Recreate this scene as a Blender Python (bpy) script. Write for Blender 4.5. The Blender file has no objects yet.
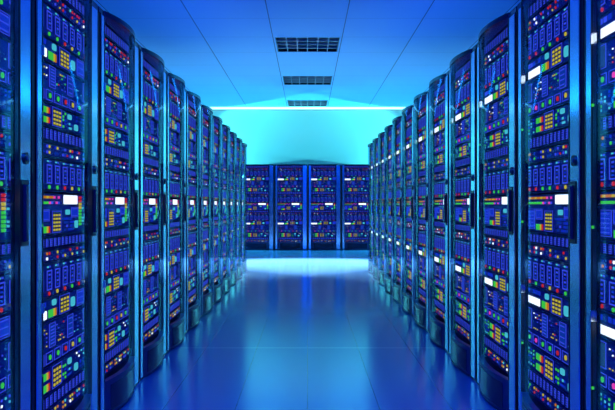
import bpy, math, random
from mathutils import Vector, Matrix
C = bpy.context.scene.collection
EYE = 1.088
F_PX = 692.0
PI = math.pi

# ------------------------------------------------------------------ materials
def nodes_of(name):
    m = bpy.data.materials.new(name)
    m.use_nodes = True
    nt = m.node_tree
    nt.nodes.clear()
    out = nt.nodes.new('ShaderNodeOutputMaterial')
    return m, nt, out

def principled(name, col, rough=0.5, metal=0.0, spec=0.5, emis=None, estr=0.0, coat=0.0,
               noise=None, bump=None, aniso=0.0):
    m, nt, out = nodes_of(name)
    b = nt.nodes.new('ShaderNodeBsdfPrincipled')
    b.inputs['Base Color'].default_value = (*col, 1)
    b.inputs['Roughness'].default_value = rough
    b.inputs['Metallic'].default_value = metal
    b.inputs['Specular IOR Level'].default_value = spec
    b.inputs['Coat Weight'].default_value = coat
    if emis:
        b.inputs['Emission Color'].default_value = (*emis, 1)
        b.inputs['Emission Strength'].default_value = estr
    tc = nt.nodes.new('ShaderNodeTexCoord')
    if noise:                     # slight roughness variation
        n = nt.nodes.new('ShaderNodeTexNoise'); n.inputs['Scale'].default_value = noise[0]
        r = nt.nodes.new('ShaderNodeMapRange')
        r.inputs['To Min'].default_value = rough - noise[1]; r.inputs['To Max'].default_value = rough + noise[1]
        nt.links.new(tc.outputs['Object'], n.inputs['Vector'])
        nt.links.new(n.outputs['Fac'], r.inputs['Value'])
        nt.links.new(r.outputs['Result'], b.inputs['Roughness'])
    if bump:                      # (scale xyz, strength)
        mp = nt.nodes.new('ShaderNodeMapping'); mp.inputs['Scale'].default_value = bump[0]
        n = nt.nodes.new('ShaderNodeTexNoise'); n.inputs['Scale'].default_value = 1.0
        n.inputs['Detail'].default_value = 3
        bp = nt.nodes.new('ShaderNodeBump'); bp.inputs['Strength'].default_value = bump[1]
        bp.inputs['Distance'].default_value = 0.002
        nt.links.new(tc.outputs['Object'], mp.inputs['Vector'])
        nt.links.new(mp.outputs['Vector'], n.inputs['Vector'])
        nt.links.new(n.outputs['Fac'], bp.inputs['Height'])
        nt.links.new(bp.outputs['Normal'], b.inputs['Normal'])
    if aniso:
        tg = nt.nodes.new('ShaderNodeVectorTransform'); tg.vector_type = 'VECTOR'; tg.convert_from = 'OBJECT'; tg.convert_to = 'WORLD'; tg.inputs[0].default_value = (1, 0, 0)
        b.inputs['Anisotropic'].default_value = aniso
        nt.links.new(tg.outputs[0], b.inputs['Tangent'])
    nt.links.new(b.outputs[0], out.inputs[0])
    return m

def glow(name, col, s):
    m, nt, out = nodes_of(name)
    e = nt.nodes.new('ShaderNodeEmission')
    e.inputs[0].default_value = (*col, 1); e.inputs[1].default_value = s
    nt.links.new(e.outputs[0], out.inputs[0])
    try: m.cycles.emission_sampling = 'NONE'
    except Exception: pass
    return m

GLASS_G = 0.24
def glass_mat():
    m, nt, out = nodes_of('tinted_glass')
    tr = nt.nodes.new('ShaderNodeBsdfTransparent'); tr.inputs[0].default_value = (0.86, 0.92, 1.0, 1)
    gl = nt.nodes.new('ShaderNodeBsdfGlossy'); gl.inputs['Roughness'].default_value = 0.04
    gl.inputs[0].default_value = (0.4, 0.72, 1, 1)
    ge = nt.nodes.new('ShaderNodeNewGeometry')
    dt = nt.nodes.new('ShaderNodeVectorMath'); dt.operation = 'DOT_PRODUCT'
    nt.links.new(ge.outputs['Normal'], dt.inputs[0]); nt.links.new(ge.outputs['Incoming'], dt.inputs[1])
    def mth(op, a, b=None):
        n = nt.nodes.new('ShaderNodeMath'); n.operation = op
        for i, v in enumerate((a, b)):
            if v is None: continue
            if hasattr(v, 'links'): nt.links.new(v, n.inputs[i])
            else: n.inputs[i].default_value = v
        return n.outputs[0]
    c = mth('ABSOLUTE', dt.outputs['Value'])
    f = mth('POWER', mth('SUBTRACT', 1.0, c), 5.0)
    f = mth('ADD', mth('MULTIPLY', f, GLASS_G), 0.015)
    mx = nt.nodes.new('ShaderNodeMixShader')
    nt.links.new(f, mx.inputs[0])
    nt.links.new(tr.outputs[0], mx.inputs[1]); nt.links.new(gl.outputs[0], mx.inputs[2])
    nt.links.new(mx.outputs[0], out.inputs[0])
    return m

def tile_mat(name, base, tw, tl, ox, oy, gap, line_col, rough, spec, metal=0.0, bumpy=0.0, var=0.0, line_x=None):
    """tiles laid on world x/y; joints are thin grooves with their own colour"""
    m, nt, out = nodes_of(name)
    N = nt.nodes.new; L = nt.links.new
    b = N('ShaderNodeBsdfPrincipled')
    b.inputs['Roughness'].default_value = rough
    b.inputs['Specular IOR Level'].default_value = spec
    b.inputs['Metallic'].default_value = metal
    tc = N('ShaderNodeTexCoord'); sp = N('ShaderNodeSeparateXYZ'); L(tc.outputs['Object'], sp.inputs[0])
    masks = []
    for i, (o, t) in enumerate(((ox, tw), (oy, tl))):
        a = N('ShaderNodeMath'); a.operation = 'SUBTRACT'; a.inputs[1].default_value = o; L(sp.outputs[i], a.inputs[0])
        p = N('ShaderNodeMath'); p.operation = 'PINGPONG'; p.inputs[1].default_value = t / 2; L(a.outputs[0], p.inputs[0])
        l = N('ShaderNodeMath'); l.operation = 'LESS_THAN'; l.inputs[1].default_value = gap[i]; L(p.outputs[0], l.inputs[0])
        masks.append(l)
    m0 = N('ShaderNodeMix'); m0.data_type = 'RGBA'
    m0.inputs[6].default_value = (*base, 1); m0.inputs[7].default_value = (*(line_x or line_col), 1)
    L(masks[0].outputs[0], m0.inputs[0])
    mc = N('ShaderNodeMix'); mc.data_type = 'RGBA'
    mc.inputs[6].default_value = (*base, 1); mc.inputs[7].default_value = (*line_col, 1)
    L(m0.outputs[2], mc.inputs[6]); L(masks[1].outputs[0], mc.inputs[0]); L(mc.outputs[2], b.inputs['Base Color'])
    n = N('ShaderNodeTexNoise'); n.inputs['Scale'].default_value = 90.0; n.inputs['Detail'].default_value = 2
    L(tc.outputs['Object'], n.inputs['Vector'])
    if var:
        r = N('ShaderNodeMapRange'); r.inputs['To Min'].default_value = rough - var; r.inputs['To Max'].default_value = rough + var
        L(n.outputs['Fac'], r.inputs['Value']); L(r.outputs['Result'], b.inputs['Roughness'])
    if bumpy:
        bp = N('ShaderNodeBump'); bp.inputs['Strength'].default_value = bumpy; bp.inputs['Distance'].default_value = 0.001
        L(n.outputs['Fac'], bp.inputs['Height']); L(bp.outputs['Normal'], b.inputs['Normal'])
    L(b.outputs[0], out.inputs[0])
    return m

M = {}
M['black']   = principled('black_steel', (0.006, 0.008, 0.016), 0.35, spec=0.4, noise=(30, 0.05))
M['rim']     = principled('black_lacquer', (0.005, 0.012, 0.05), 0.2, spec=0.35)
M['plastic'] = principled('black_plastic', (0.008, 0.008, 0.012), 0.4)
M['silver']  = principled('brushed_aluminium', (0.42, 0.66, 1.0), 0.17, metal=1.0, aniso=0.3)
M['chrome']  = principled('chrome', (0.9, 0.9, 0.92), 0.15, metal=1.0)
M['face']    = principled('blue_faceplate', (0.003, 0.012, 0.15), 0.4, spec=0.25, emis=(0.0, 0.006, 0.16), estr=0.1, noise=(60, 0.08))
M['face_d']  = principled('dark_faceplate', (0.006, 0.012, 0.09), 0.4, spec=0.3)
M['kick']    = principled('kick_panel_steel', (0.01, 0.03, 0.12), 0.35, spec=0.35)
M['glass']   = glass_mat()
M['violet']  = glow('violet_backlight', (0.06, 0.10, 1.0), 0.78)
M['blue']    = glow('blue_backlight', (0.01, 0.05, 0.85), 0.6)
M['azure']   = glow('azure_screen', (0.01, 0.09, 0.8), 0.4)
M['steel']   = glow('grey_blue_screen', (0.03, 0.12, 0.34), 0.4)
M['white']   = glow('white_display', (0.95, 1.0, 1.0), 1.6)
M['cyan']    = glow('cyan_button', (0.10, 0.75, 0.85), 0.75)
M['green']   = glow('green_led', (0.08, 1.0, 0.1), 0.62)
M['yellow']  = glow('yellow_led', (1.0, 0.75, 0.05), 0.62)
M['orange']  = glow('orange_led', (1.0, 0.28, 0.02), 0.62)
M['red']     = glow('red_led', (1.0, 0.03, 0.04), 0.62)
M['magenta'] = glow('magenta_led', (1.0, 0.06, 0.45), 1.0)
M['dim']     = glow('dim_blue_led', (0.01, 0.03, 0.4), 0.4)
M['wall']    = principled('painted_wall', (0.62, 0.66, 0.54), 0.75, spec=0.2, noise=(8, 0.05), bump=((60, 60, 60), 0.08))
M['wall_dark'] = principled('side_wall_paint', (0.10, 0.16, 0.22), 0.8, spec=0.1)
M['vent']    = principled('vent_slat_metal', (0.5, 0.55, 0.6), 0.4, metal=0.6)
M['cove']    = principled('cove_diffuser', (0.8, 0.9, 0.9), 0.5, emis=(0.42, 1.0, 0.95), estr=2.2)
M['added_strip'] = principled('added_strip_glow', (0.7, 0.9, 0.9), 0.5, emis=(0.01, 0.42, 1.0), estr=9.0)
M['ceil']    = tile_mat('ceiling_tiles', (0.28, 0.58, 0.88), 1.035, 1.035, 0.5175, 17.57, (0.006, 0.003), (0.10, 0.14, 0.25), 0.8, 0.15, bumpy=0.1)
M['floor']   = tile_mat('glossy_floor_tiles', (0.10, 0.24, 0.46), 0.385, 4.0, 0.0, 5.27, (0.0016, 0.006), (0.3, 0.5, 0.65), 0.17, 0.7, bumpy=0.25, var=0.04, line_x=(0.01, 0.04, 0.10))
M['floor'].node_tree.nodes['Principled BSDF'].inputs['IOR'].default_value = 2.1

# ------------------------------------------------------------------ mesh builder
class MB:
    def __init__(s): s.v = []; s.f = []; s.m = []; s.mats = []
    def mi(s, k):
        if k not in s.mats: s.mats.append(k)
        return s.mats.index(k)
    def box(s, x0, x1, y0, y1, z0, z1, k):
        b = len(s.v); i = s.mi(k)
        s.v += [(x0,y0,z0),(x1,y0,z0),(x1,y1,z0),(x0,y1,z0),(x0,y0,z1),(x1,y0,z1),(x1,y1,z1),(x0,y1,z1)]
        for q in ((0,3,2,1),(4,5,6,7),(0,1,5,4),(1,2,6,5),(2,3,7,6),(3,0,4,7)):
            s.f.append(tuple(b+a for a in q)); s.m.append(i)
    def cbox(s, x0, x1, y0, y1, z0, z1, k, c=0.003):
        """box with the four front (low y) edges chamfered"""
        b = len(s.v); i = s.mi(k)
        s.v += [(x0,y0+c,z0),(x1,y0+c,z0),(x1,y0+c,z1),(x0,y0+c,z1),
                (x0+c,y0,z0+c),(x1-c,y0,z0+c),(x1-c,y0,z1-c),(x0+c,y0,z1-c),
                (x0,y1,z0),(x1,y1,z0),(x1,y1,z1),(x0,y1,z1)]
        for q in ((4,5,6,7),(0,1,5,4),(1,2,6,5),(2,3,7,6),(3,0,4,7),(8,9,1,0),(9,10,2,1),(10,11,3,2),(11,8,0,3),(11,10,9,8)):
            s.f.append(tuple(b+a for a in q)); s.m.append(i)
    def poly(s, pts, y0, y1, k):
        """outline in x/z extruded from y0 (front) to y1"""
        b = len(s.v); i = s.mi(k); n = len(pts)
        s.v += [(x, y0, z) for x, z in pts] + [(x, y1, z) for x, z in pts]
        s.f.append(tuple(b+a for a in range(n))); s.m.append(i)
        s.f.append(tuple(b+n+a for a in range(n-1, -1, -1))); s.m.append(i)
        for a in range(n):
            c = (a+1) % n
            s.f.append((b+a, b+n+a, b+n+c, b+c)); s.m.append(i)
    def disc(s, x, z, r, y0, y1, k, n=8):
        s.poly([(x+r*math.cos(2*PI*a/n), z+r*math.sin(2*PI*a/n)) for a in range(n)], y0, y1, k)
    def rrect(s, x0, x1, z0, z1, r, y0, y1, k):
        pts = []
        for cx, cz, a0 in ((x1-r, z1-r, 0), (x0+r, z1-r, 90), (x0+r, z0+r, 180), (x1-r, z0+r, 270)):
            for t in range(4):
                a = math.radians(a0+30*t); pts.append((cx+r*math.cos(a), cz+r*math.sin(a)))
        s.poly(pts, y0, y1, k)
    def ring(s, x0, x1, z0, z1, t, y0, y1, k):
        s.box(x0, x1, y0, y1, z0, z0+t, k); s.box(x0, x1, y0, y1, z1-t, z1, k)
        s.box(x0, x0+t, y0, y1, z0+t, z1-t, k); s.box(x1-t, x1, y0, y1, z0+t, z1-t, k)
    def mesh(s, name):
        me = bpy.data.meshes.new(name)
        me.from_pydata(s.v, [], s.f)
        for k in s.mats: me.materials.append(M[k])
        me.polygons.foreach_set('material_index', s.m)
        me.update()
        return me
    def build(s, name, parent=None):
        o = bpy.data.objects.new(name, s.mesh(name)); C.objects.link(o)
        if parent: o.parent = parent
        return o

def tag(o, label=None, cat=None, group=None, kind=None):
    if label: o['label'] = label
    if cat: o['category'] = cat
    if group: o['group'] = group
    if kind: o['kind'] = kind
    return o
def empty(name, loc=(0,0,0), rz=0):
    o = bpy.data.objects.new(name, None); C.objects.link(o)
    o.location = loc; o.rotation_euler = (0, 0, rz); o.empty_display_size = 0.2
    return o
def struct(mb, name): return tag(mb.build(name), kind='structure')

# ------------------------------------------------------------------ the rack
# u runs 0..0.81 from the rack's left edge to its right edge when one faces it; y=0 is the front plane
W = 0.81
X = lambda u: u - W/2
TOP = EYE + 0.982
U0, U1 = 0.04, 0.77        # equipment width
YF = 0.040                 # equipment front plane
BUL = 0.050

def bulge(u, a=0.086, b=0.692, s=BUL):
    t = (u - (a+b)/2) / ((b-a)/2)
    return -s * (1 - t*t)

rnd = random.Random(5)
P = lambda k: 0.045 + 0.0925*k      # left edge of the k-th of eight bays

def faceplate(name, z0, z1, parent, k='face'):
    m = MB()
    m.cbox(X(U0), X(U1), YF+.001, YF+0.30, z0, z1, 'plastic', 0.002)
    m.cbox(X(U0+.004), X(U1-.004), YF-.001, YF+0.02, z0+.004, z1-.005, k, 0.001)
    m.box(X(U0), X(U1), YF-0.006, YF+0.02, z0-0.005, z0-0.001, 'face_d')   # shelf lip below the unit
    return m

def blade_mesh(led, z0, z1):
    m = MB(); h = z1-z0
    zt = z1-0.19*h; zb = z0+0.20*h
    m.cbox(-0.032, 0.032, -0.004, 0.002, zb, zt, 'face_d', 0.001)
    m.ring(-0.030, 0.026, zb+0.001, zt-0.001, 0.0055, -0.0055, -0.003, 'violet')
    n = 4; ph = (zt-zb-0.02)/n
    for i in range(n):
        a = zb+0.010+ph*i
        m.box(-0.010, 0.008, -0.006, -0.003, a+0.15*ph, a+0.62*ph, 'violet' if i % 2 else 'blue')
    m.box(-0.020, -0.004, -0.003, 0.001, zt+0.35*(z1-zt), zt+0.6*(z1-zt), 'cyan')
    m.box(0.004, 0.018, -0.003, 0.001, zt+0.35*(z1-zt), zt+0.6*(z1-zt), 'violet')
    m.disc(0.0, z0+0.10*h, 0.0082, -0.006, 0.002, led)
    m.box(-0.030, -0.018, -0.003, 0.001, z0+0.05*h, z0+0.12*h, 'dim')
    return m

def shared(parent, name, mesh, x, y=YF, z=0):
    o = bpy.data.objects.new(name, mesh); C.objects.link(o); o.parent = parent; o.location = (x, y, z); return o

def unit_blades(z0, z1, root, leds):
    p = faceplate('blade_chassis', z0, z1, root).build('blade_chassis', root)
    cache = {}
    for k, c in enumerate(leds):
        if c not in cache: cache[c] = blade_mesh(c, z0, z1).mesh('blade_module')
        shared(p, 'blade_module', cache[c], X(P(k)+0.035))

def unit_bars(z0, z1, root):
    p = faceplate('drive_bay_unit', z0, z1, root).build('drive_bay_unit', root)
    m = MB(); h = z1-z0
    m.cbox(-0.019, 0.019, -0.003, 0.002, z0+0.08*h, z1-0.08*h, 'face_d', 0.001)
    m.box(-0.015, 0.005, -0.005, -0.002, z0+0.16*h, z1-0.14*h, 'violet')
    for i in range(4):
        a = z0+0.22*h+i*0.17*h
        m.box(-0.012, 0.002, -0.006, -0.004, a, a+0.08*h, 'face_d')
    m.box(0.008, 0.013, -0.005, -0.002, z0+0.2*h, z1-0.3*h, 'dim')
    me = m.mesh('drive_tray')
    for k in range(16): shared(p, 'drive_tray', me, X(U0+0.022+k*0.0457))

def unit_leds(z0, z1, root, seed):
    p = faceplate('indicator_panel', z0, z1, root).build('indicator_panel', root)
    r = random.Random(seed); m = MB(); h = z1-z0
    pal = ['red', 'yellow', 'orange', 'red', 'green', 'blue', 'violet', 'cyan', 'dim', 'dim', 'blue', 'azure', 'red', 'yellow', 'violet', 'white']
    for row, fz in enumerate((0.72, 0.3)):
        for k in range(8):
            for j in range(3):
                c = pal[r.randrange(len(pal))] if j < 2 else ('dim' if r.random() < .8 else pal[r.randrange(len(pal))])
                x = X(P(k)+0.012+j*0.027); rr = 0.0062 if j < 2 else 0.0045
                m.disc(x, z0+fz*h, rr, YF-0.005, YF+0.002, c)
            m.box(X(P(k)+0.004), X(P(k)+0.074), YF-0.002, YF+0.001, z0+(fz-0.22)*h, z0+(fz-0.17)*h, 'dim')
    m.build('indicator_lights', p)

def keypad(parent, u0, u1, z0, z1, rows=5):
    m = MB(); w = u1-u0; h = z1-z0
    m.cbox(X(u0), X(u1), YF-0.004, YF+0.001, z0, z1, 'face_d', 0.001)
    m.ring(X(u0)+.001, X(u1)-.001, z0+.001, z1-.001, 0.0025, YF-0.0055, YF-0.003, 'violet')
    for r in range(rows):
        for c in range(3):
            x = u0+w*(0.15+0.28*c); z = z0+h*(0.1+0.82*r/rows)
            m.box(X(x), X(x+0.15*w), YF-0.007, YF-0.003, z, z+0.52*0.84*h/rows, 'yellow')
    return m.build('keypad', parent)

def pill(parent, u0, u1, z0, z1, second='yellow', third='orange'):
    m = MB(); um = u0+0.58*(u1-u0); un = u0+0.8*(u1-u0)
    m.ring(X(u0-.004), X(u1+.004), z0-.004, z1+.004, 0.002, YF-0.003, YF+.001, 'dim')
    m.box(X(u0), X(um), YF-0.005, YF+.001, z0, z1, 'green')
    m.box(X(um), X(un), YF-0.005, YF+.001, z0, z1, second)
    m.box(X(un), X(u1), YF-0.005, YF+.001, z0, z1, third)
    return m.build('status_bar', parent)

def button(parent, u0, u1, z0, z1, c='cyan'):
    c_u, c_z = (u0+u1)/2, (z0+z1)/2; u0, u1, z0, z1 = c_u-(u1-u0)*.4, c_u+(u1-u0)*.4, c_z-(z1-z0)*.4, c_z+(z1-z0)*.4
    m = MB(); r = 0.28*min(u1-u0, z1-z0)
    m.rrect(X(u0), X(u1), z0, z1, r, YF-0.006, YF+0.001, c)
    return m.build('push_button', parent)

def screen(parent, u0, u1, z0, z1, c='azure', lines=0, led=None):
    m = MB()
    m.cbox(X(u0), X(u1), YF-0.004, YF+.001, z0, z1, 'face_d' if c != 'white' else 'plastic', 0.001)
    t = 0.003
    if c == 'white':
        m.rrect(X(u0)+t, X(u1)-t, z0+t, z1-t, 0.006, YF-0.0055, YF-.002, 'white')
    else:
        m.box(X(u0)+2*t, X(u1)-2*t, YF-0.005, YF-.003, z0+2*t, z1-2*t, c)
        m.ring(X(u0), X(u1), z0, z1, 0.0025, YF-0.0055, YF-.003, 'violet')
    for i in range(lines):
        z = z0+(z1-z0)*(0.15+0.7*i/max(1, lines-1))
        m.box(X(u0)+4*t, X(u1)-5*t, YF-0.007, YF-.0045, z-0.002, z+0.002, 'violet')
    return m.build('display_screen', parent)

def dots(parent, u0, u1, z0, z1, nx, nz, cols, seed, r=0.005, name='indicator_lights'):
    q = random.Random(seed); spots = []
    for i in range(nx):
        for j in range(nz):
            c = cols[q.randrange(len(cols))]
            if c is not None: spots.append((u0+(u1-u0)*(i+.5)/nx, z0+(z1-z0)*(j+.5)/nz, c))
    m = MB(); few = len(spots) <= 12
    for u, z, c in spots:
        m.box(X(u)-r, X(u)+r, YF-0.004, YF+.001, z-r*0.8, z+r*0.8, c)
        if few: m.build('indicator_light', parent); m = MB()
    if not few: m.build(name, parent)

def unit_control(z0, z1, root, seed):          # white display, keypad, cyan keys
    p = faceplate('control_unit', z0, z1, root).build('control_unit', root); h = z1-z0
    Z = lambda t: z0+t*h
    screen(p, 0.046, 0.236, Z(.08), Z(.52), 'white')
    dots(p, 0.05, 0.235, Z(.62), Z(.92), 5, 1, ['blue', 'violet', 'blue', 'dim'], seed, 0.012)
    pill(p, 0.256, 0.344, Z(.12), Z(.46))
    button(p, 0.294, 0.345, Z(.58), Z(.92))
    keypad(p, 0.378, 0.508, Z(.05), Z(.95), 4)
    button(p, 0.522, 0.582, Z(.14), Z(.72))
    screen(p, 0.605, 0.70, Z(.1), Z(.9), 'blue', 3)
    screen(p, 0.716, 0.764, Z(.08), Z(.92), 'steel')

def unit_monitor(z0, z1, root, seed, leds):        # tall screens over a row of lamp boxes
    p = faceplate('monitoring_unit', z0, z1, root).build('monitoring_unit', root); h = z1-z0
    Z = lambda t: z0+t*h
    screen(p, 0.055, 0.115, Z(.42), Z(.95), 'steel')
    screen(p, 0.262, 0.332, Z(.40), Z(.95), 'azure', 6)
    screen(p, 0.478, 0.552, Z(.40), Z(.95), 'azure', 4)
    screen(p, 0.692, 0.762, Z(.40), Z(.95), 'steel')
    dots(p, 0.13, 0.25, Z(.42), Z(.9), 5, 5, [None, None, 'white', 'yellow', 'dim', 'violet', None, 'red', 'dim', 'dim'], seed, 0.0032)
    dots(p, 0.345, 0.465, Z(.42), Z(.9), 6, 5, [None, 'green', 'red', 'yellow', 'dim', None, 'violet', 'dim', 'dim', 'azure'], seed+1, 0.0036)
    dots(p, 0.565, 0.68, Z(.42), Z(.9), 5, 5, [None, None, 'azure', 'dim', 'cyan', 'violet', None], seed+2, 0.0032)
    cache = {}
    for k, c in enumerate(leds):
        if c not in cache:
            m = MB()
            m.cbox(-0.036, 0.036, -0.003, 0.001, Z(.05), Z(.31), 'face', 0.001)
            m.ring(-0.036, 0.036, Z(.05), Z(.31), 0.0025, -0.0045, -0.002, 'violet')
            m.disc(0.006, Z(.18), 0.0105, -0.007, 0, c, 10)
            m.box(-0.026, -0.014, -0.005, -0.001, Z(.14), Z(.2), 'dim')
            cache[c] = m.mesh('lamp_box')
        shared(p, 'lamp_box', cache[c], X(P(k)+0.035))

def unit_switch(z0, z1, root, seed):           # two stacked status bars and keypad
    p = faceplate('power_unit', z0, z1, root).build('power_unit', root); h = z1-z0
    Z = lambda t: z0+t*h
    dots(p, 0.05, 0.155, Z(.1), Z(.9), 3, 5, [None, 'cyan', 'green', 'blue', None], seed, 0.005)
    pill(p, 0.178, 0.268, Z(.12), Z(.38), 'yellow', 'red')
    pill(p, 0.178, 0.268, Z(.56), Z(.82), 'yellow', 'red')
    keypad(p, 0.293, 0.408, Z(.05), Z(.95), 4)
    dots(p, 0.42, 0.47, Z(.1), Z(.9), 2, 5, ['blue', 'green', 'dim'], seed+3, 0.006)
    button(p, 0.482, 0.535, Z(.58), Z(.88))
    dots(p, 0.48, 0.54, Z(.08), Z(.5), 3, 2, ['blue', 'azure', 'cyan'], seed+4, 0.006)
    button(p, 0.568, 0.622, Z(.12), Z(.5))
    dots(p, 0.56, 0.72, Z(.58), Z(.95), 5, 2, ['white', 'blue', None, 'cyan', 'violet', 'blue', 'dim'], seed+5, 0.005)
    screen(p, 0.732, 0.764, Z(.08), Z(.92), 'steel')
    dots(p, 0.64, 0.72, Z(.1), Z(.5), 2, 2, ['azure', 'blue', 'azure'], seed+6, 0.008)

def unit_console(z0, z1, root):                 # the tall unit at eye level
    p = faceplate('console_unit', z0, z1, root).build('console_unit', root); h = z1-z0
    Z = lambda t: z0+t*h
    m = MB()
    for i in range(14):
        u = 0.06+i*0.0255
        m.box(X(u), X(u+0.016), YF-.005, YF+.001, Z(.87), Z(.93), ['orange', 'yellow', 'orange'][i % 3] if u < .3 else ['magenta', 'dim'][i % 2])
        m.box(X(u), X(u+0.016), YF-.005, YF+.001, Z(.74), Z(.80), 'green' if u < .26 else ['violet', 'dim', 'magenta'][i % 3])
    m.build('indicator_lights', p)
    screen(p, 0.426, 0.612, Z(.72), Z(.98), 'white')
    m = MB()
    for i in range(9):
        c = ['green']*5+['yellow']*2+['red']*2
        m.box(X(0.638), X(0.666), YF-.006, YF+.001, Z(.18+.087*i), Z(.18+.087*i+.07), c[i])
        m.box(X(0.684), X(0.696), YF-.006, YF+.001, Z(.18+.087*i), Z(.18+.087*i+.05), 'cyan' if i in (1, 2, 5) else 'dim')
    m.build('level_meter', p)
    button(p, 0.715, 0.738, Z(.30), Z(.52)); button(p, 0.712, 0.736, Z(.62), Z(.78), 'azure')
    screen(p, 0.05, 0.16, Z(.08), Z(.62), 'blue', 5)
    screen(p, 0.175, 0.262, Z(.34), Z(.62), 'blue', 2)
    pill(p, 0.178, 0.27, Z(.07), Z(.22), 'yellow', 'red')
    keypad(p, 0.293, 0.40, Z(.05), Z(.58), 5)
    button(p, 0.455, 0.515, Z(.46), Z(.62)); button(p, 0.575, 0.62, Z(.10), Z(.34))
    dots(p, 0.415, 0.57, Z(.06), Z(.42), 6, 4, ['blue', 'azure', 'violet', 'dim'], 11, 0.007)
    screen(p, 0.53, 0.62, Z(.40), Z(.66), 'blue', 2)
    screen(p, 0.742, 0.766, Z(.08), Z(.92), 'steel')

def curved_panel(u0, u1, z0, z1, t, off, k, s=BUL, n=20):
    """vertical panel that bows towards the aisle; closed solid of thickness t"""
    m = MB(); i = m.mi(k); N = n+1
    for yo in (0.0, t):
        for z in (z0, z1):
            for a in range(N):
                u = u0+(u1-u0)*a/n
                m.v.append((X(u), bulge(u, s=s)+off+yo, z))
    for a in range(n):
        m.f += [(a, a+1, N+a+1, N+a), (2*N+a+1, 2*N+a, 3*N+a, 3*N+a+1),
                (N+a, N+a+1, 3*N+a+1, 3*N+a), (a+1, a, 2*N+a, 2*N+a+1)]
    m.f += [(0, N, 3*N, 2*N), (N-1, 3*N-1, 4*N-1, 2*N-1)]
    m.m = [i]*len(m.f)
    return m

def smooth(o, ang=40):
    for p in o.data.polygons: p.use_smooth = True
    try: o.data.set_sharp_from_angle(angle=math.radians(ang))
    except Exception: pass
    return o

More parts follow.
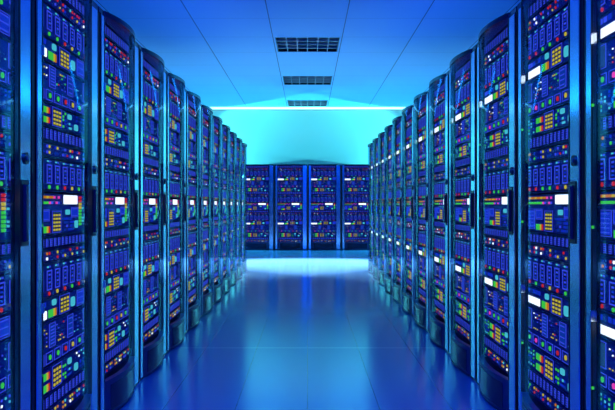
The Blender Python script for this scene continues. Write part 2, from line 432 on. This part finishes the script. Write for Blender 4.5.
def make_rack():
    root = empty('server_rack')
    # cabinet: sides, top, back, bottom
    m = MB(); D = 0.90
    m.box(X(.004), X(.032), 0.004, D, 0.02, TOP-.02, 'black')
    m.box(X(.778), X(.806), 0.004, D, 0.02, TOP-.02, 'black')
    m.box(X(.032), X(.778), D-.02, D, 0.02, TOP-.02, 'black')
    m.box(X(.004), X(.806), 0.004, D, TOP-.02, TOP-.004, 'black')
    m.box(X(.004), X(.806), 0.004, D, 0.0, 0.02, 'black')
    m.box(X(.032), X(.778), 0.036, 0.06, EYE-.99, EYE-.905, 'black')
    m.box(X(.032), X(.778), 0.036, 0.06, EYE+.962, TOP-.02, 'black')
    m.box(X(.032), X(.0405), 0.036, 0.06, EYE-.99, TOP-.02, 'black')
    m.box(X(.7695), X(.778), 0.036, 0.06, EYE-.99, TOP-.02, 'black')
    m.build('cabinet', root)
    # stiles
    m = MB(); m.cbox(X(.034), X(.083), -0.004, 0.030, 0.015, TOP-.028, 'silver', 0.004)
    st = m.build('hinge_stile', root)
    for z in (.60, -.40):
        h = MB(); h.cbox(X(.0835), X(.0925), -0.010, 0.012, EYE+z-.02, EYE+z+.02, 'chrome', .002); h.build('hinge', st)
    for z in (.36, -.08, -.66):
        h = MB(); h.cbox(X(.084), X(.0905), -0.006, 0.004, EYE+z-.0055, EYE+z+.0055, 'green', .001); h.build('status_light', st)
    m = MB(); m.cbox(X(.695), X(.790), -0.004, 0.030, 0.015, TOP-.028, 'silver', 0.004)
    st = m.build('lock_stile', root)
    for z in (.68, .43, -.08):
        h = MB(); h.cbox(X(.6885), X(.6935), -0.005, 0.004, EYE+z-.0055, EYE+z+.0055, 'green', .001); h.build('status_light', st)
    h = MB(); h.disc(X(.742), EYE+.17, .021, -.010, 0, 'plastic', 20); h.disc(X(.742), EYE+.17, .010, -.014, -.008, 'kick', 12)
    smooth(h.build('lock', st), 40)
    h = MB(); h.cbox(X(.694), X(.766), -0.0075, 0.0, EYE-.150, EYE+.092, 'plastic', .004)
    h.cbox(X(.712), X(.742), -0.018, -0.006, EYE-.132, EYE+.074, 'rim', .005)
    h.build('handle', st)
    # top rim and lid: follow the bulge
    n = 20; pts = [(X(.006), 0.0), (X(.085), 0.0)] + [(X(.086+.606*a/n), bulge(.086+.606*a/n)-.006) for a in range(n+1)] + [(X(.693), 0.0), (X(.804), 0.0)]
    m = MB(); i = m.mi('rim'); k = len(pts); zt, zb = TOP, TOP-.026
    m.v += [(x, y, zb) for x, y in pts] + [(x, y, zt) for x, y in pts] + [(pts[0][0], .05, zb), (pts[-1][0], .05, zb), (pts[0][0], .05, zt), (pts[-1][0], .05, zt)]
    for a in range(k-1): m.f.append((a, a+1, k+a+1, k+a))
    m.f.append(tuple(range(k, 2*k)) + (2*k+3, 2*k+2)); m.f.append(tuple(range(k-1, -1, -1)) + (2*k, 2*k+1))
    m.f += [(2*k, 0, k, 2*k+2), (k-1, 2*k+1, 2*k+3, 2*k-1), (2*k+1, 2*k, 2*k+2, 2*k+3)]
    m.m = [i]*len(m.f); smooth(m.build('top_rim', root), 30)
    # curved glass door and its opaque foot
    d = smooth(curved_panel(.086, .692, EYE-.895, TOP-.027, .004, -.001, 'glass').build('glass_door', root), 50)
    g = MB(); g.box(X(.084), X(.090), -.006, .012, EYE-.895, TOP-.03, 'plastic'); g.box(X(.688), X(.694), -.006, .012, EYE-.895, TOP-.03, 'plastic')
    g.build('door_seal', d)
    kp = smooth(curved_panel(.086, .692, 0.012, EYE-.896, .03, -.002, 'kick', .040).build('kick_panel', root), 50)
    smooth(curved_panel(.15, .63, 0.03, EYE-.925, .01, -.0045, 'rim', .040).build('inset_plate', kp), 50)
    # equipment, top to bottom
    E = EYE
    unit_bars(E+.897, E+.955, root)
    unit_leds(E+.832, E+.890, root, 1)
    b1 = ['red', 'red', 'green', 'green', 'red', 'yellow', 'green', 'red']
    b2 = ['red', 'green', 'red', 'yellow', 'red', 'green', 'red', 'white']
    unit_blades(E+.694, E+.825, root, b1)
    unit_control(E+.593, E+.687, root, 3)
    d1 = ['green', 'magenta', 'green', 'green', 'red', 'yellow', 'green', 'red']
    unit_monitor(E+.424, E+.586, root, 5, d1)
    unit_switch(E+.327, E+.418, root, 8)
    unit_bars(E+.264, E+.321, root)
    unit_leds(E+.201, E+.258, root, 2)
    unit_blades(E+.061, E+.194, root, b1)
    unit_console(E-.127, E+.050, root)
    unit_bars(E-.180, E-.133, root)
    unit_leds(E-.236, E-.186, root, 4)
    unit_blades(E-.380, E-.242, root, b2)
    unit_control(E-.477, E-.386, root, 6)
    unit_monitor(E-.663, E-.483, root, 15, d1)
    unit_switch(E-.777, E-.669, root, 18)
    unit_bars(E-.840, E-.783, root)
    unit_leds(E-.896, E-.846, root, 7)
    return root

proto = make_rack()
kids = {}
for o in C.objects:
    if o.parent: kids.setdefault(o.parent.name, []).append(o)
def copy_tree(o, parent=None, skip=()):
    c = o.copy(); C.objects.link(c)
    if parent: c.parent = parent
    for ch in kids.get(o.name, []):
        if ch.name.split('.')[0] not in skip: copy_tree(ch, c, skip)
    return c

ORD = ['', 'second', 'third', 'fourth', 'fifth', 'sixth', 'seventh', 'eighth', 'ninth', 'tenth', 'eleventh']
PITCH = 0.818; Z0 = 2.59 - PITCH; AX = 1.03
used = False
for side in ('left', 'right'):
    for k in range(12):
        o = copy_tree(proto) if used else proto
        used = True
        yc = Z0 + PITCH*(k+.5)
        o.location = (-AX if side == 'left' else AX, yc, 0)
        o.rotation_euler = (0, 0, PI/2 if side == 'left' else -PI/2)
        if k == 0: which = 'nearest, cut by picture edge'
        elif k == 11: which = 'farthest, at row end'
        else: which = '%s from camera' % ORD[k]
        tag(o, 'black server rack with curved glass door in %s row, %s' % (side, which), 'server rack',
            'server racks in the %s row' % side)
names = ['beside the end of the left row, leftmost of four', 'second from the left, left of the central seam',
         'third from the left, right of the central seam', 'beside the end of the right row, rightmost of four']
for k in range(4):
    o = copy_tree(proto, skip=('handle', 'lock'))
    o.location = (-1.215+.81*k, 16.73, 0); o.rotation_euler = (0, 0, 0)
    tag(o, 'server rack against back wall, ' + names[k], 'server rack', 'server racks against the back wall')

# ------------------------------------------------------------------ the room
HC = 3.595; WX = 4.2; YB = -2.6; YE = 17.70
m = MB(); m.box(-WX-.1, WX+.1, YB-.1, YE+.1, -.12, 0, 'floor'); struct(m, 'floor')
m = MB()                                             # ceiling with openings for the vents
VY = [10.325+.5175, 13.43+.5175, 16.535+.5175]; vh = .485
edges = [YB-.1]
for y in VY: edges += [y-vh, y+vh]
edges.append(YE+.1)
m.box(-WX-.1, -vh, YB-.1, YE+.1, HC, HC+.12, 'ceil'); m.box(vh, WX+.1, YB-.1, YE+.1, HC, HC+.12, 'ceil')
for i in range(0, len(edges), 2): m.box(-vh, vh, edges[i], edges[i+1], HC, HC+.12, 'ceil')
struct(m, 'ceiling')
m = MB(); m.box(-WX-.1, WX+.1, YE, YE+.1, 0, HC, 'wall'); struct(m, 'wall_back')
m = MB(); m.box(-WX-.1, WX+.1, YB-.1, YB, 0, HC, 'wall'); struct(m, 'wall_front')
m = MB(); m.box(-WX-.1, -WX, YB, YE, 0, HC, 'wall_dark'); struct(m, 'wall_left')
m = MB(); m.box(WX, WX+.1, YB, YE, 0, HC, 'wall_dark'); struct(m, 'wall_right')

vent_names = ['dark grille ceiling vent, nearest and largest of the three', 'dark grille ceiling vent, middle one of the three',
              'dark grille ceiling vent, smallest, next to the bright back wall line']
for y, lb in zip(VY, vent_names):
    v = tag(empty('ceiling_vent', (0, y, HC)), lb, 'ceiling vent', 'ceiling vents along the middle of the aisle')
    m = MB(); s = .484
    m.box(-s, s, -s, s, .10, .118, 'black')
    m.box(-s, -s+.012, -s, s, 0.002, .10, 'black'); m.box(s-.012, s, -s, s, 0.002, .10, 'black')
    m.box(-s+.012, s-.012, -s, -s+.012, 0.002, .10, 'black'); m.box(-s+.012, s-.012, s-.012, s, 0.002, .10, 'black')
    m.build('duct_box', v)
    for k in range(1, 4):
        q = MB(); yy = -s+k*2*s/4; q.box(-s+.012, s-.012, yy-.012, yy+.012, 0, .03, 'vent'); q.build('cross_slat', v)
    for k in range(1, 6):
        q = MB(); xx = -s+k*2*s/6; q.box(xx-.007, xx+.007, -s+.012, s-.012, 0.004, .028, 'vent'); q.build('slat', v)

# linear cove light where wall and ceiling meet
cv = tag(empty('cove_light', (0, YE, HC)), 'long thin white-cyan light strip where the back wall meets the ceiling', 'light strip')
m = MB(); m.box(-WX+.01, WX-.01, -.012, -.001, -.085, -.002, 'vent'); m.build('housing', cv)
m = MB(); m.box(-WX+.02, WX-.02, -.045, -.012, -.055, -.012, 'cove'); m.build('diffuser', cv)

for sd, nm in ((-1, 'left'), (1, 'right')):  # unseen glowing strips, added for the highlights on the rack stiles
    cv = tag(empty('cove_light', (sd*WX, 14.2, HC)), 'added unseen light strip high on the %s side wall beyond the rack row' % nm, 'light strip')
    m = MB(); m.box(min(-sd*.001, -sd*.012), max(-sd*.001, -sd*.012), -3.2, 3.2, -.16, -.03, 'vent'); m.build('housing', cv)
    m = MB(); m.box(min(-sd*.012, -sd*.06), max(-sd*.012, -sd*.06), -3.19, 3.19, -.155, -.035, 'added_strip'); m.build('diffuser', cv)

# ------------------------------------------------------------------ lights
def area(name, loc, size, rot, power, col, parent=None, spread=180):
    l = bpy.data.lights.new(name, 'AREA'); l.shape = 'RECTANGLE'; l.size, l.size_y = size
    l.energy = power; l.color = col; l.spread = math.radians(spread)
    o = bpy.data.objects.new(name, l); C.objects.link(o); o.location = loc; o.rotation_euler = rot
    if parent: o.parent = parent
    return o
FLOOD_P = 1200; FLOOR_P = 7500
BLUE = (0.0, 0.09, 1.0); CYAN = (0.06, 0.75, 0.9)
# unseen blue fill lights added above the rows to light the ceiling
for s in (-1, 1):
    area('ceiling_fill', (s*1.55, 5.6, TOP+.05), (.25, 10.0), (PI, 0, 0), 54, BLUE)
# fill light added above the back racks to even out the wall
area('wall_fill', (0, 17.25, HC-.05), (6.6, .12), (math.radians(12), 0, 0), 14, CYAN)
# unseen floodlights past the row ends; an added baffle gives each beam a straight edge
def flood(side, p, aim, e1, e2, power, col, cone, label):
    """e1, e2 span the plane of the added baffle (given for the left side, mirrored for the right)"""
    mir = lambda v: Vector((v[0]*-side, v[1], v[2]))
    p, aim, e1, e2 = mir(p), mir(aim), mir(e1).normalized(), mir(e2).normalized()
    root = tag(empty('unseen_floodlight', p), label, 'floodlight')
    d = (aim-p).normalized()
    n = e1.cross(e2).normalized()
    if n.dot(d) < 0: n = -n                        # n points into the lit half
    e2 = n.cross(e1).normalized()
    m = MB()
    m.box(-.03, .03, -.08, .08, -.08, .08, 'black')
    o = m.build('mounting_plate', root); o.location = (side*(WX-.032)-p.x, 0, 0)  # plate and arm added so the unseen lamp has a mount
    m = MB(); L = WX-.06-abs(p.x)
    m.box(min(0, side*L), max(0, side*L), .045, .065, -.012, .012, 'black'); m.build('arm', root)
    m = MB(); i = m.mi('black'); q = []
    for t in (-.012, -.020):
        for s1, s2 in ((-1, -1), (1, -1), (1, 1), (-1, 1)): q.append(tuple(n*t + e1*s1*.42 + e2*s2*.42))
    m.v = q; m.f = [(0,1,2,3),(7,6,5,4),(0,4,5,1),(1,5,6,2),(2,6,7,3),(3,7,4,0)]; m.m = [i]*6
    m.build('added_baffle', root)  # plate added to block light and shape the beam
    l = bpy.data.lights.new('flood_lamp', 'SPOT' if cone else 'POINT'); l.energy = power; l.color = col
    l.shadow_soft_size = 0.02
    o = bpy.data.objects.new('flood_lamp', l); C.objects.link(o); o.parent = root
    if cone:
        l.spot_size = math.radians(cone); l.spot_blend = 0.8
        o.rotation_mode = 'QUATERNION'; o.rotation_quaternion = d.to_track_quat('-Z', 'Y')
for s, nm in ((-1, 'left'), (1, 'right')):
    flood(s, (-3.4, 10.6+1.425*1.85+1.1*3.4, 1.85), (0, 16.5, 1.85), (1, -1.1, 0), (0, 1.425, 1), FLOOD_P, (0.06, 0.60, 0.82), None,
          'unseen black floodlight with added baffle on %s wall near the back racks' % nm)
    pf = Vector((-3.3, 14.6, 2.7)); q0 = Vector((0, 10.6, 0)); q1 = Vector((-2, 12.5, 0))
    flood(s, pf, (0.1, 12.6, 0), q1-q0, q0-pf, FLOOR_P, (0.75, 0.95, 0.95), 44,
          'unseen black floodlight with added baffle on %s wall aimed at the floor' % nm)
# blue fill light added overhead to brighten the stiles and rack fronts
area('stile_fill', (0, 0.2, HC-.03), (1.0, 3.0), (0, 0, 0), 280, (0.0, 0.10, 1.0))

w = bpy.data.worlds.new('room_air'); bpy.context.scene.world = w; w.use_nodes = True
w.node_tree.nodes['Background'].inputs[0].default_value = (0.01, 0.05, 0.4, 1)
w.node_tree.nodes['Background'].inputs[1].default_value = 0.3

# ------------------------------------------------------------------ camera and view
cam = bpy.data.cameras.new('camera'); cam.sensor_width = 36; cam.lens = F_PX/615*36; cam.clip_start = 0.05
co = bpy.data.objects.new('camera', cam); C.objects.link(co)
co.location = (0, 0, EYE); co.rotation_euler = (PI/2, 0, 0)
sc = bpy.context.scene; sc.camera = co
vs = sc.view_settings; vs.view_transform = 'Standard'; vs.look = 'None'; vs.gamma = 1; vs.exposure = 0; vs.use_curve_mapping = False
sc.cycles.use_denoising = True
sc.cycles.max_bounces = 8; sc.cycles.transparent_max_bounces = 24; sc.cycles.glossy_bounces = 4; sc.cycles.diffuse_bounces = 3
sc.cycles.sample_clamp_indirect = 4
